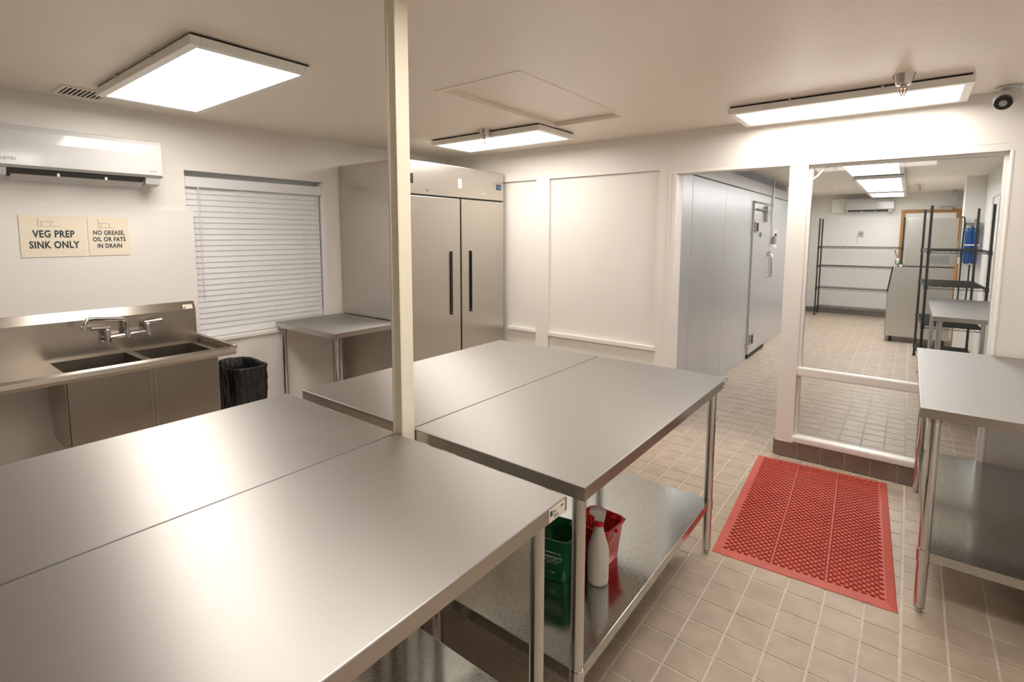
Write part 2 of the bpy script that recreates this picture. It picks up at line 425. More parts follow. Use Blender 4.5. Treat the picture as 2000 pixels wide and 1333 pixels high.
for (a, b, l) in ((6.17, 7.46, 'nearest of the four panel lights in the back room'), (7.98, 9.2, 'second nearest of the four panel lights in the back room'),
                  (9.24, 10.46, 'third panel light in the back room, counted from the window'), (10.82, 12.0, 'farthest of the four panel lights, next to the far air conditioner')):
    panel_light(l, -.285, .275, a, b, 'lampb', GB, False, ZC - .065)

# ------------------------------------------------------------------ steel worktables
def worktable(label, x0, x1, y0, y1, H, group, sz=.30, legr=.0215, shelf=True, inset=(.055, .065), open_side=None):
    L, W = y1 - y0, x1 - x0
    t = thing('steel_worktable', label, 'table', ((x0 + x1) / 2, (y0 + y1) / 2, 0), 0, group)
    top = wpart('tabletop', MB().box(x0, x1, y0, y1, H - .008, H, .003), 'steel', t)
    ap = MB()
    for a in ((x0 - .0004, x1 + .0004, y0 - .0004, y0 + .004), (x0 - .0004, x1 + .0004, y1 - .004, y1 + .0004), (x0 - .0004, x0 + .004, y0 + .004, y1 - .004), (x1 - .004, x1 + .0004, y0 + .004, y1 - .004)):
        ap.box(*a, H - .042, H - .0032)
    ap.box(x0 + .004, x1 - .004, y0 + .004, y1 - .004, H - .02, H - .008)
    for a in ((x0 + .004, x1 - .004, y0 + .004, y0 + .02), (x0 + .004, x1 - .004, y1 - .02, y1 - .004)): ap.box(*a, H - .042, H - .038)
    wpart('apron', ap, 'steel_edge', t)
    ix, iy = inset
    for lx in (x0 + ix, x1 - ix):
        for ly in (y0 + iy, y1 - iy):
            lg = wpart('leg', MB().cyl((lx, ly, .03), (lx, ly, H - .02), legr, 20), 'chrome', t)
            wpart('foot', MB().lathe([(0, 0), (legr * .5, 0), (legr * .55, .01), (legr * .5, .018), (legr * .95, .022), (legr * .97, .04)], (lx, ly, 0), 16), 'nickel', lg)
            wpart('socket', MB().cyl((lx, ly, H - .07), (lx, ly, H - .012), legr * 1.12, 20), 'steel_edge', lg)
            if shelf: wpart('collar', MB().cyl((lx, ly, sz - .05), (lx, ly, sz + .008), legr * 1.16, 20), 'chrome', lg)
    if shelf:
        sx0, sx1, sy0, sy1 = x0 + ix - .01, x1 - ix + .01, y0 + iy - .01, y1 - iy + .01
        sh = MB().box(sx0, sx1, sy0, sy1, sz - .006, sz, .002)
        wpart('undershelf', sh, 'galv', t)
        lip = MB()
        for a in ((sx0, sx1, sy0, sy0 + .003), (sx0, sx1, sy1 - .003, sy1), (sx0, sx0 + .003, sy0 + .003, sy1 - .003), (sx1 - .003, sx1, sy0 + .003, sy1 - .003)):
            lip.box(*a, sz - .042, sz - .004)
        wpart('shelf_lip', lip, 'galv', t)
    return t
H = .956
GT = 'stainless worktables pushed together in the middle of the room'
t_fr = worktable('far stainless worktable beside the aisle, with buckets on its lower shelf', -1.068, -.322, .893, 2.376, H, GT)
t_fl = worktable('far stainless worktable on the refrigerator side of the post', -1.846, -1.074, .893, 2.376, H, GT)
t_nr = worktable('near stainless worktable beside the aisle, with a paper label on its edge', -1.084, -.342, -.68, .826, H - .002, GT)
t_nl = worktable('near stainless worktable on the sink side, filling the lower left', -1.866, -1.090, -.68, .826, H - .002, GT)
t_r = worktable('stainless worktable at the right, ending under the interior window', .462, 1.235, 2.405, 3.902, H, None, sz=.292)
# maker's stickers
def sticker(parent, x, y0, y1, z0, z1):
    s = wpart('sticker', MB().box(x, x + .0008, y0, y1, z0, z1), 'paper', parent, 'white maker sticker')
    w_ = y1 - y0; h_ = z1 - z0
    g = MB().box(x + .0008, x + .0014, y0 + w_ * .06, y0 + w_ * .2, z0 + h_ * .45, z0 + h_ * .85)
    for (a, b, c, d) in ((.26, .42, .62, .70), (.26, .55, .30, .36), (.30, .58, .16, .21), (.72, .88, .66, .78), (.26, .36, .46, .5)):
        g.box(x + .0008, x + .0012, y0 + w_ * a, y0 + w_ * b, z0 + h_ * c, z0 + h_ * d)
    wpart('sticker_print', g, 'ink', s)
sticker(t_nr, -.3415, .735, .815, .913, .950)
sticker(t_fr, -.3215, 2.30, 2.366, .918, .950)

# table under the window (no lower shelf in view)
t_s = worktable('small stainless worktable in the corner between window and refrigerator', -3.905, -3.035, 1.83, 2.475, .936, None, shelf=False, inset=(.05, .045))

# ------------------------------------------------------------------ post between the tables
post = thing('painted_post', 'cream painted square post rising between the steel tables to the ceiling', 'post', (-1.083, .86, 0))
wpart('shaft', MB().box(-1.100, -1.052, .832, .888, 0, ZC, .003), 'post', post)
wpart('cover_strip', MB().box(-1.114, -1.1015, .836, .884, 0, ZC, .002), 'post', post)
wpart('bead', MB().box(-1.100, -1.094, .8285, .834, .9, ZC - .1, .001), 'post', post)
wpart('bead', MB().box(-1.060, -1.053, .829, .834, .9, ZC, .001), 'post', post)

# ------------------------------------------------------------------ refrigerator
FX0, FX1, FY0, FY1, FZ = -3.90, -3.03, 2.50, 3.885, 2.33
fg = thing('reach_in_refrigerator', 'tall two-door stainless reach-in refrigerator standing in the far corner', 'refrigerator', ((FX0 + FX1) / 2, (FY0 + FY1) / 2, 0))
wpart('cabinet', MB().box(FX0, FX1 - .06, FY0, FY1, .13, FZ - .003, .004), 'steel_v', fg)
wpart('top_panel', MB().box(FX1 - .06, FX1, FY0, FY1, 2.042, FZ, .006), 'steel_v', fg)
wpart('kick_plate', MB().box(FX1 - .10, FX1 - .05, FY0 + .02, FY1 - .02, .13, .22), 'black', fg)
ym = (FY0 + FY1) / 2 + .035
for k, (a, b) in enumerate(((FY0 + .004, ym - .010), (ym + .010, FY1 - .004))):
    d = wpart('door', MB().box(FX1 - .055, FX1 + .004, a, b, .23, 2.028, .005), 'steel_v', fg)
    hy = (3.075, 3.112) if k == 0 else (3.338, 3.375)
    hd = wpart('handle_recess', MB().box(FX1 + .0035, FX1 + .0055, hy[0], hy[1], .93, 1.535), 'black', d, 'long black recessed handle')
    wpart('handle_grip', MB().box(FX1 + .005, FX1 + .016, hy[0] + (.0 if k == 0 else .024), hy[0] + (.013 if k == 0 else .037), .935, 1.53, .003), 'black', hd)
    wpart('handle_screw', MB().cyl((FX1 + .005, (hy[0] + hy[1]) / 2, .95), (FX1 + .009, (hy[0] + hy[1]) / 2, .95), .008, 10), 'nickel', hd)
wpart('gasket', MB().box(FX1 - .058, FX1 - .02, ym - .010, ym + .010, .23, 2.04), 'dark', fg)
wpart('gasket', MB().box(FX1 - .058, FX1 - .02, FY0 + .01, FY1 - .01, 2.028, 2.043), 'dark', fg)
dp = wpart('control_display', MB().box(FX1, FX1 + .004, 3.765, 3.84, 2.15, 2.205, .002), 'ink', fg, 'small blue digital display')
wpart('display_digits', MB().box(FX1 + .004, FX1 + .005, 3.795, 3.812, 2.16, 2.195).box(FX1 + .004, FX1 + .005, 3.778, 3.83, 2.172, 2.182), 'display', dp)
dp2 = wpart('control_panel', MB().box(FX1, FX1 + .004, 2.585, 2.64, 2.13, 2.215, .002), 'black', fg)
lb = wpart('sticker', MB().box(FX1, FX1 + .0012, 3.20, 3.245, 2.13, 2.215), 'paper', fg)
wpart('sticker_print', MB().box(FX1 + .0012, FX1 + .0018, 3.21, 3.22, 2.15, 2.165).box(FX1 + .0012, FX1 + .0018, 3.226, 3.236, 2.15, 2.165).box(FX1 + .0012, FX1 + .0018, 3.21, 3.22, 2.18, 2.195).box(FX1 + .0012, FX1 + .0018, 3.226, 3.236, 2.18, 2.195), 'inkgrey', lb)
for yy, zz in ((2.815, 2.088), (3.57, 2.088)):
    wpart('lock', MB().cyl((FX1, yy, zz), (FX1 + .006, yy, zz), .016, 16).cyl((FX1 + .006, yy, zz), (FX1 + .008, yy, zz), .007, 10), 'nickel', fg)
for xx in (FX0 + .08, FX1 - .14):
    for yy in (FY0 + .08, FY1 - .08):
        cst = wpart('caster', MB().cyl((xx, yy - .018, .055), (xx, yy + .018, .055), .055, 18), 'black', fg)
        wpart('caster_fork', MB().box(xx - .03, xx + .03, yy - .026, yy - .02, .05, .13).box(xx - .03, xx + .03, yy + .02, yy + .026, .05, .13), 'nickel', cst)

# ------------------------------------------------------------------ sink
SX0, SX1 = XL + .018, -3.285
SY0, SY1 = -.55, 1.208
sk = thing('two_compartment_sink', 'stainless two-compartment sink with drainboard along the left wall', 'sink', (-3.6, .5, 0))
DZ0 = .885
dk = MB()
BX0, BX1 = -3.80, -3.385
B1, B2 = (.335, .725), (.770, 1.130)
def slab(x0, x1, y0, y1): dk.box(x0, x1, y0, y1, DZ0 - .006, DZ0)
slab(SX0, SX1, SY0, B1[0]); slab(SX0, SX1, B2[1], SY1); slab(SX0, SX1, B1[1], B2[0])
slab(SX0, BX0, B1[0], B1[1]); slab(SX0, BX0, B2[0], B2[1]); slab(BX1, SX1, B1[0], B1[1]); slab(BX1, SX1, B2[0], B2[1])
wpart('deck', dk, 'steel_sink', sk)
# rolled front rim and raised right rim
rim = MB().prism([(SX1 - .045, DZ0 - .002), (SX1 - .02, DZ0 + .030), (SX1 + .0, DZ0 + .034), (SX1 + .018, DZ0 + .022), (SX1 + .022, DZ0 - .004), (SX1 + .015, DZ0 - .024), (SX1 + .0, DZ0 - .026), (SX1 - .01, DZ0 - .008)], 'y', SY0, SY1 + .01)
wpart('front_rim', rim, 'steel_sink', sk)
wpart('end_rim', MB().tube([(SX0 + .03, SY1, DZ0 + .036), (SX1 + .004, SY1 + .006, DZ0 + .030)], .016, 14).box(SX0 + .01, SX1, SY1 - .003, SY1 + .003, DZ0 - .02, DZ0 + .034).ball((SX1 + .004, SY1 + .006, DZ0 + .03), .018), 'steel_sink', sk)
wpart('backsplash', MB().prism([(SX0, DZ0), (SX0 + .042, DZ0), (SX0 + .042, 1.128), (SX0 + .010, 1.186), (SX0, 1.186)], 'y', SY0, SY1 - .012), 'steel_sink', sk)
sp = wpart('sticker', MB().xf(Matrix()).prism([(SX0 + .0425, 1.133), (SX0 + .0255, 1.164), (SX0 + .0245, 1.1635), (SX0 + .0415, 1.1325)], 'y', 1.115, 1.178), 'paper', sk, 'white maker sticker')
wpart('sticker_print', MB().box(SX0 + .041, SX0 + .0425, 1.120, 1.130, 1.139, 1.147), 'ink', sp)
for (a, b) in (B1, B2):
    bs = MB(); zb = .425; th = .006
    bs.box(BX0, BX1, a, b, zb, zb + th)
    bs.box(BX0 - th, BX0, a - th, b + th, zb, DZ0 - .004); bs.box(BX1, BX1 + th, a - th, b + th, zb, DZ0 - .004)
    bs.box(BX0, BX1, a - th, a, zb, DZ0 - .004); bs.box(BX0, BX1, b, b + th, zb, DZ0 - .004)
    q = wpart('basin', bs, 'steel_sink', sk)
    wpart('drain', MB().cyl(((BX0 + BX1) / 2, (a + b) / 2, zb - .06), ((BX0 + BX1) / 2, (a + b) / 2, zb + .008), .05, 20), 'nickel', q)
wpart('apron_panel', MB().box(BX1 + .007, BX1 + .012, B1[0] - .006, B1[1] + .008, .425, .868, .004), 'steel_sink', sk)
wpart('apron_panel', MB().box(BX1 + .007, BX1 + .012, B2[0] - .008, B2[1] + .012, .425, .872, .004), 'steel_sink', sk)
for yy in (B1[1] + .009, B2[0] - .009):
    wpart('weld_bead', MB().tube([(BX1 + .0125, yy, .427), (BX1 + .0125, yy, .868)], .0035, 8), 'chrome', sk)
wpart('apron_strip', MB().box(BX1 + .004, BX1 + .010, B1[1] + .009, B2[0] - .009, .425, .87), 'steel_sink', sk)
wpart('side_panel', MB().prism([(BX1 + .01, .425), (BX1 + .01, .88), (BX0 - .02, .88), (BX0 - .02, .66), (BX0 + .10, .425)], 'y', B1[0] - .014, B1[0] - .008), 'steel_sink', sk)
for (lx, ly) in ((-3.45, .42), (-3.45, 1.05), (-3.76, .42), (-3.76, 1.05), (-3.42, -.45), (-3.82, -.45)):
    lg = wpart('leg', MB().cyl((lx, ly, .02), (lx, ly, .424 if ly > 0 else DZ0 - .01), .02, 16), 'chrome', sk)
    wpart('foot', MB().cyl((lx, ly, 0), (lx, ly, .03), .014, 12), 'nickel', lg)
# faucet (its own thing, bolted to the splash)
fx = SX0 + .042
fc = thing('wall_faucet', 'chrome wall-mounted faucet with swing spout and two lever handles above the sink', 'faucet', (fx, .74, 1.0))
wpart('bridge', MB().tube([(fx + .06, .625, .998), (fx + .06, .875, 1.012)], .0135, 14), 'chrome', fc)
for yy, zz in ((.635, .998), (.865, 1.010)):
    wpart('flange', MB().cyl((fx, yy, zz), (fx + .012, yy, zz), .032, 18).cyl((fx + .012, yy, zz), (fx + .06, yy, zz), .017, 14), 'chrome', fc)
    vb = wpart('valve', MB().cyl((fx + .06, yy, zz - .025), (fx + .06, yy, zz + .05), .019, 16).ball((fx + .06, yy, zz + .05), .019), 'chrome', fc)
    dy = -.085 if yy < .7 else .085
    wpart('lever', MB().tube([(fx + .06, yy - dy * .2, zz + .068), (fx + .07, yy + dy, zz + .074)], [.009, .012], 10), 'nickel', vb)
wpart('spout', MB().tube([(fx + .06, .745, 1.0), (fx + .06, .745, 1.085), (fx + .063, .738, 1.108), (fx + .07, .715, 1.122), (fx + .15, .545, 1.150), (fx + .165, .515, 1.150), (fx + .172, .50, 1.135), (fx + .174, .495, 1.10)], .0125, 14), 'chrome', fc)
wpart('spout_nut', MB().cyl((fx + .06, .745, .985), (fx + .06, .745, 1.04), .02, 16), 'chrome', fc)
wpart('aerator', MB().cyl((fx + .174, .495, 1.085), (fx + .174, .495, 1.108), .0155, 14), 'chrome', fc)

# ------------------------------------------------------------------ bin with bag
tb = thing('trash_bin', 'rectangular bin lined with a crinkled black bag between sink and small table', 'bin', (-3.66, 1.41, 0))
def bin_shell(zs, scales, wob, seed, n=72):
    rnd = random.Random(seed); ph = [rnd.uniform(0, 6.28) for _ in range(8)]
    vs_ = []; fs = []
    for i, (z, sc) in enumerate(zip(zs, scales)):
        for k in range(n):
            a = 2 * PI * k / n; c_, s_ = math.cos(a), math.sin(a)
            rr = 1 / (abs(c_) ** 5 + abs(s_) ** 5) ** .2
            wv = wob * (math.sin(7 * a + ph[0] + z * 9) * .4 + math.sin(13 * a + ph[1] - z * 15) * .35 + math.sin(23 * a + ph[2] + z * 6) * .35 + rnd.uniform(-.25, .25) + .55 * math.sin(9 * a - 38 * z + ph[4]) * math.sin(31 * z + 3 * a + ph[5]))
            vs_.append((.215 * sc * rr * c_ + wv * c_, .135 * sc * rr * s_ + wv * s_, z + wob * .5 * math.sin(5 * a + ph[3] + i)))
    for i in range(len(zs) - 1):
        for k in range(n):
            k2 = (k + 1) % n; fs.append((i * n + k, i * n + k2, (i + 1) * n + k2, (i + 1) * n + k))
    return MB().add(vs_, fs, True)
part('bin_body', bin_shell([0, .02, .60], [.78, .8, .955], 0, 1, 48), 'black', tb)
zz = [.06 + .62 * i / 22 for i in range(23)]
part('bag', bin_shell(zz + [.695, .70, .69, .60, .45, .2], [.84 + .16 * i / 22 for i in range(23)] + [1.01, .985, .95, .92, .86, .78], .0065, 5, 120), 'bag', tb, 'crinkled glossy black bag')

# ------------------------------------------------------------------ air conditioner(s)
def air_conditioner(label, M4, L, slot, text=True):
    t = thing('air_conditioner', label, 'air conditioner', (0, 0, 0), 0, 'wall air conditioners'); t.matrix_world = M4
    # local: x out from the wall, y along, z up (0 = bottom)
    prof = [(0, .02), (0, .31), (.10, .31), (.185, .292), (.212, .262), (.218, .20), (.218, .062), (.205, .05), (.17, .05), (.06, .012)]
    part('body', MB().prism(prof, 'y', 0, L), 'white', t)
    part('front_panel', MB().prism([(.213, .268), (.219, .262), (.2245, .20), (.2245, .066), (.218, .060), (.213, .066)], 'y', .004, L - .004), 'white', t)
    s0, s1 = slot
    part('outlet', MB().prism([(.205, .049), (.20, .056), (.06, .018), (.07, .011)], 'y', s0, s1), 'dark', t)
    lv = part('louver', MB().prism([(.206, .010), (.211, .014), (.150, -.012), (.145, -.018)], 'y', s0 + .012, s1 - .012), 'white', t)
    for q in (.33, .68):
        part('louver_clip', MB().box(.17, .185, s0 + (s1 - s0) * q, s0 + (s1 - s0) * q + .012, .008, .034), 'whitem', lv)
    part('end_cap', MB().prism([(.06, .012), (.17, .048), (.206, .048), (.19, .008), (.09, -.008)], 'y', s1 + .004, L - .012), 'white', t)
    part('end_cap', MB().prism([(.06, .012), (.17, .048), (.206, .048), (.19, .008), (.09, -.008)], 'y', .012, s0 - .004), 'white', t)
    if text:
        part('logo', text_mb('FUJITSU', .022).xf(Matrix.Translation((.2255, .115, .098)) @ TX_LEFT), 'inkgrey', t)
        part('indicator', MB().box(.2245, .2253, L - .075, L - .055, .088, .094).box(.2245, .2253, L - .05, L - .035, .090, .097), 'inkgrey', t)
    return t
air_conditioner('white wall-mounted air conditioner above the veg prep sink signs', Matrix.Translation((XL, .10, 2.02)), .885, (.115, .785))
Rm = Matrix(((0, 1, 0, 0), (-1, 0, 0, 0), (0, 0, 1, 0), (0, 0, 0, 1)))      # out of wall = -Y, along = +X
air_conditioner('white wall-mounted air conditioner high on the far back room wall', Matrix.Translation((-.735, YF, 2.165)) @ Rm, .815, (.05, .72), False)
single('pipe_cover', MB().box(-1.0, -.745, YF - .10, YF, 2.17, 2.46, .008), 'backwall', 'pale boxed cover beside the far air conditioner', 'cover')

# ------------------------------------------------------------------ signs
sx = XL + .0145
def sign(label, y0, y1, z0, z1, body, size, bold, sp, tz, lw_):
    t = thing('wall_sign', label, 'sign', (sx, (y0 + y1) / 2, (z0 + z1) / 2), 0, 'printed signs above the sink')
    wpart('board', MB().box(sx, sx + .004, y0, y1, z0, z1, .001), 'sign', t)
    wpart('lettering', text_at(body, size, TX_LEFT, (sx + .0046, (y0 + y1) / 2, tz), wx=.72, bold=bold, spacing=sp), 'ink', t, 'dark slate capital letters')
    cy_, zt = (y0 + y1) / 2 - .1 * (y1 - y0), z1 - .018
    lg = MB(); a0, a1, w_ = cy_ - lw_ * .38, cy_ + lw_ * .62, .0022
    for (p, q, r_, s_) in ((a0, a0 + w_, zt - .052, zt), (a0, a1, zt - .052, zt - .050), (a0, a1 - .03, zt - .024, zt - .022), (a0 + .06, a0 + .06 + w_, zt - .052, zt - .022), (a0 + .015, a0 + .015 + w_, zt - .052, zt - .022)):
        lg.box(sx + .004, sx + .0046, p, q, r_, s_)
    wpart('logo', lg, 'inkgrey', t)
sign('cream sign reading VEG PREP SINK ONLY on the wall above the sink', .268, .588, 1.543, 1.805, 'VEG PREP\nSINK ONLY', .061, .0019, 1.12, 1.652, .11)
sign('smaller cream sign reading NO GREASE, OIL OR FATS IN DRAIN', .598, .824, 1.545, 1.800, 'NO GREASE,\nOIL OR FATS\nIN DRAIN', .0405, .0012, 1.08, 1.652, .09)

# ------------------------------------------------------------------ window blind
wn = struct('window_2', MB().box(XL - .15, XL - .145, WY0, WY1, WZ0, WZ1), 'glass', None, 'glass of the exterior window behind the blind')
wf = MB()
for a in ((WY0, WY0 + .05, WZ0, WZ1), (WY1 - .05, WY1, WZ0, WZ1), (WY0 + .05, WY1 - .05, WZ0, WZ0 + .05), (WY0 + .05, WY1 - .05, WZ1 - .05, WZ1)):
    wf.box(XL - .158, XL - .12, *a)
part('window_frame', wf, 'whitem', wn)
part('window_stool', MB().box(XL - .12, XL + .022, WY0 + .002, WY1 - .002, WZ0, WZ0 + .035, .008), 'trim', wn)
struct('trim_7', MB().box(XL - .10, XL - .002, WY1 - .03, WY1 + .002, WZ0 + .036, WZ1 - .002, .003), 'trim', None, 'painted jamb strip at the right of the blind')
bl = thing('window_blind', 'closed white slatted blind hanging in the window beside the sink', 'blind', (XL - .05, (WY0 + WY1) / 2, 2.08))
bx = XL - .045
wpart('valance', MB().box(bx - .02, XL - .012, WY0 + .006, WY1 - .034, 2.045, 2.122, .004), 'blind', bl)
nsl = 26; pit = (2.045 - .90) / nsl
sl = MB().prism([(-.0042, pit * .60), (-.0062, pit * .60), (-.0026, .0), (.0018, -pit * .56), (.0038, -pit * .56), (-.0006, .0)], 'y', -.5 * (WY1 - WY0) + .012, .5 * (WY1 - WY0) - .042).mesh('slat', 'blind')
for i in range(nsl):
    link('slat', sl, bl, (.004, 0, 2.045 - pit * (i + .5) - 2.08 + random.uniform(-.0012, .0012)))
wpart('bottom_rail', MB().box(bx - .008, bx + .014, WY0 + .012, WY1 - .042, .878, .898, .004), 'blind', bl)
for yy in (1.30, 1.58, 1.86, 2.14, 2.27):
    wpart('ladder_cord', MB().tube([(bx + .0125, yy, 2.05), (bx + .0125, yy, .89)], .0009, 5), 'blind', bl)
wpart('wand', MB().tube([(bx + .026, 1.292, 2.045), (bx + .028, 1.296, 1.22)], .0055, 8).ball((bx + .028, 1.296, 1.215), .008), 'whitem', bl)
wpart('lift_cord', MB().tube([(bx + .012, WY1 - .052, 2.05), (bx + .012, WY1 - .05, 1.0)], .0022, 6), 'inkgrey', bl)

# ------------------------------------------------------------------ ceiling details
vt = thing('ceiling_vent', 'small slotted metal vent in the ceiling left of the large panel light', 'vent', (-3.665, .565, ZC))
VX0, VX1, VY0, VY1 = -3.79, -3.54, .455, .70
wpart('backing', MB().box(VX0 + .02, VX1 - .02, VY0 + .02, VY1 - .02, ZC - .004, ZC - .001), 'dark', vt)
fm = MB()
for a in ((VX0, VX1, VY0, VY0 + .02), (VX0, VX1, VY1 - .02, VY1), (VX0, VX0 + .02, VY0 + .02, VY1 - .02), (VX1 - .02, VX1, VY0 + .02, VY1 - .02)): fm.box(*a, ZC - .009, ZC)
wpart('frame', fm, 'ceiling', vt)
for i in range(9):
    y = VY0 + .028 + i * .0225
    wpart('slat', MB().prism([(y, ZC - .010), (y + .009, ZC - .010), (y + .013, ZC - .004), (y + .004, ZC - .004)], 'x', VX0 + .02, VX1 - .02), 'ceiling', vt)

def sprinkler(label, x, y, z=ZC):
    t = thing('sprinkler_head', label, 'sprinkler', (x, y, z), 0, 'ceiling sprinkler heads')
    part('escutcheon', MB().lathe([(.052, 0), (.050, -.006), (.038, -.04), (.034, -.052), (.030, -.056), (.0, -.056)], n=24), 'nickel', t)
    part('body', MB().cyl((0, 0, -.056), (0, 0, -.075), .015, 12), 'nickel', t)
    a = MB()
    for s_ in (-1, 1): a.tube([(s_ * .013, 0, -.072), (s_ * .016, 0, -.09), (s_ * .003, 0, -.112)], .0035, 8)
    part('yoke', a, 'nickel', t)
    part('bulb', MB().cyl((0, 0, -.075), (0, 0, -.104), .004, 8), 'copper', t)
    part('deflector', MB().cyl((0, 0, -.112), (0, 0, -.115), .017, 16), 'nickel', t)
sprinkler('nickel sprinkler head hanging in front of the light above the interior window', .300, 3.16)
sprinkler('nickel sprinkler head hanging in front of the light above the refrigerator', -2.44, 2.90)
sprinkler('nickel sprinkler head beside the nearest back room light', -.335, 6.5)
sprinkler('nickel sprinkler head near the exit door of the back room', .455, 10.6)

sc = thing('security_camera', 'small white turret security camera with a black lens in the ceiling corner', 'camera', (.775, 3.80, ZC))
part('base', MB().lathe([(.0, 0), (.058, 0), (.060, -.008), (.052, -.02), (.0, -.022)], n=24), 'white', sc)
part('bracket', MB().lathe([(.046, -.018), (.05, -.05), (.044, -.075), (.02, -.085)], n=24), 'white', sc)
hd = Vector((-.10, -.62, -.45)).normalized(); c0 = Vector((-.018, -.035, -.075))
part('eyeball', MB().ball(c0, .050, 20), 'white', sc)
sh_ = part('lens_ring', MB().cyl(c0 + hd * .030, c0 + hd * .054, .040, 24), 'black', sc)
part('lens', MB().cyl(c0 + hd * .054, c0 + hd * .058, .018, 18), 'grey', sh_)

# ------------------------------------------------------------------ floor mat
mat_t = thing('floor_mat', 'red perforated rubber floor mat lying in front of the interior window', 'mat', (.002, 3.10, 0), math.radians(3.3))
MW, ML = .80, 1.47; bd = .04; mz = .013
def ring(o, i, z0, z1):
    (ax, ay), (bx_, by_) = o, i
    vs_ = [(-ax, -ay, z0), (ax, -ay, z0), (ax, ay, z0), (-ax, ay, z0), (-bx_, -by_, z1), (bx_, -by_, z1), (bx_, by_, z1), (-bx_, by_, z1)]
    return vs_, [(k, (k + 1) % 4, (k + 1) % 4 + 4, k + 4) for k in range(4)]
bm_ = MB(); bm_.add(*ring((MW / 2, ML / 2), (MW / 2 - .004, ML / 2 - .004), 0.001, .004)); bm_.add(*ring((MW / 2 - .004, ML / 2 - .004), (MW / 2 - bd, ML / 2 - bd), .004, mz)); bm_.add(*ring((MW / 2 - bd, ML / 2 - bd), (MW / 2 - bd, ML / 2 - bd), mz, .002))
part('border', bm_, 'rubber', mat_t)
iw, il = MW - 2 * bd, ML - 2 * bd
ribw = .007; pw = (iw - 2 * ribw) / 3
NX = 21; pw = iw; pa = pw / NX; NY = 34
pb = il / (NY + .0)
def panel_mesh():
    b = MB()
    hy = (pa * pa + pb * pb) / (4 * pb); ly = abs(pb * pb - pa * pa) / (4 * pb); hr = .0110
    hexo = [(0, -hy), (pa / 4, -(hy + ly) / 2), (pa / 2, -ly), (pa / 2, ly), (pa / 4, (hy + ly) / 2), (0, hy), (-pa / 4, (hy + ly) / 2), (-pa / 2, ly), (-pa / 2, -ly), (-pa / 4, -(hy + ly) / 2)]
    n = len(hexo)
    ang = [math.atan2(p[1], p[0]) for p in hexo]
    def cell(ox, oy):
        top = [(ox + p[0], oy + p[1], mz) for p in hexo]
        hl = [(ox + hr * 1.10 * math.cos(t_), oy + hr * math.sin(t_), mz - .0012) for t_ in ang]
        hb = [(x_, y_, .001) for x_, y_, z_ in hl]
        b.add(top + hl + hb, [(k, (k + 1) % n, (k + 1) % n + n, k + n) for k in range(n)] + [(k + n, (k + 1) % n + n, (k + 1) % n + 2 * n, k + 2 * n) for k in range(n)])
    y0_ = hy
    rows = int((il - 2 * hy) / (pb / 2)) + 1
    for j in range(rows):
        oy = y0_ + j * pb / 2
        if j % 2 == 0:
            for i in range(NX): cell((i + .5) * pa, oy)
        else:
            for i in range(1, NX): cell(i * pa, oy)
            b.add([(0, oy + hy, mz), (pa / 2, oy + ly, mz), (pa / 2, oy - ly, mz), (0, oy - hy, mz)], [(0, 1, 2, 3)])
            b.add([(pw, oy + hy, mz), (pw - pa / 2, oy + ly, mz), (pw - pa / 2, oy - ly, mz), (pw, oy - hy, mz)], [(0, 1, 2, 3)])
    for i in range(NX + 1):
        x_ = i * pa
        b.add([(max(0, x_ - pa / 2), 0, mz), (min(pw, x_ + pa / 2), 0, mz), (x_, hy - ly, mz)], [(0, 1, 2)])
    yt = y0_ + (rows - 1) * pb / 2 + ly
    b.add([(0, yt + .004, mz - .0004), (pw, yt + .004, mz - .0004), (pw, il, mz - .0004), (0, il, mz - .0004)], [(0, 1, 2, 3)])
    me = bpy.data.meshes.new('perforated_panel'); me.from_pydata(b.v, [], b.f); me.materials.append(MT['rubber']); return me
pme = panel_mesh()
link('perforated_panel', pme, mat_t, (-iw / 2, -il / 2, 0))
for k in (1, 2):
    x = -iw / 2 + iw * k / 3 - .0035
    part('rib', MB().box(x, x + .007, -il / 2, il / 2, .001, mz + .0025, .001), 'rubber', mat_t)
part('hole_shade_sheet', MB().box(-iw / 2, iw / 2, -il / 2, il / 2, .0006, .002), 'rubber', mat_t)  # added sheet closing the open holes so they read as dark shade

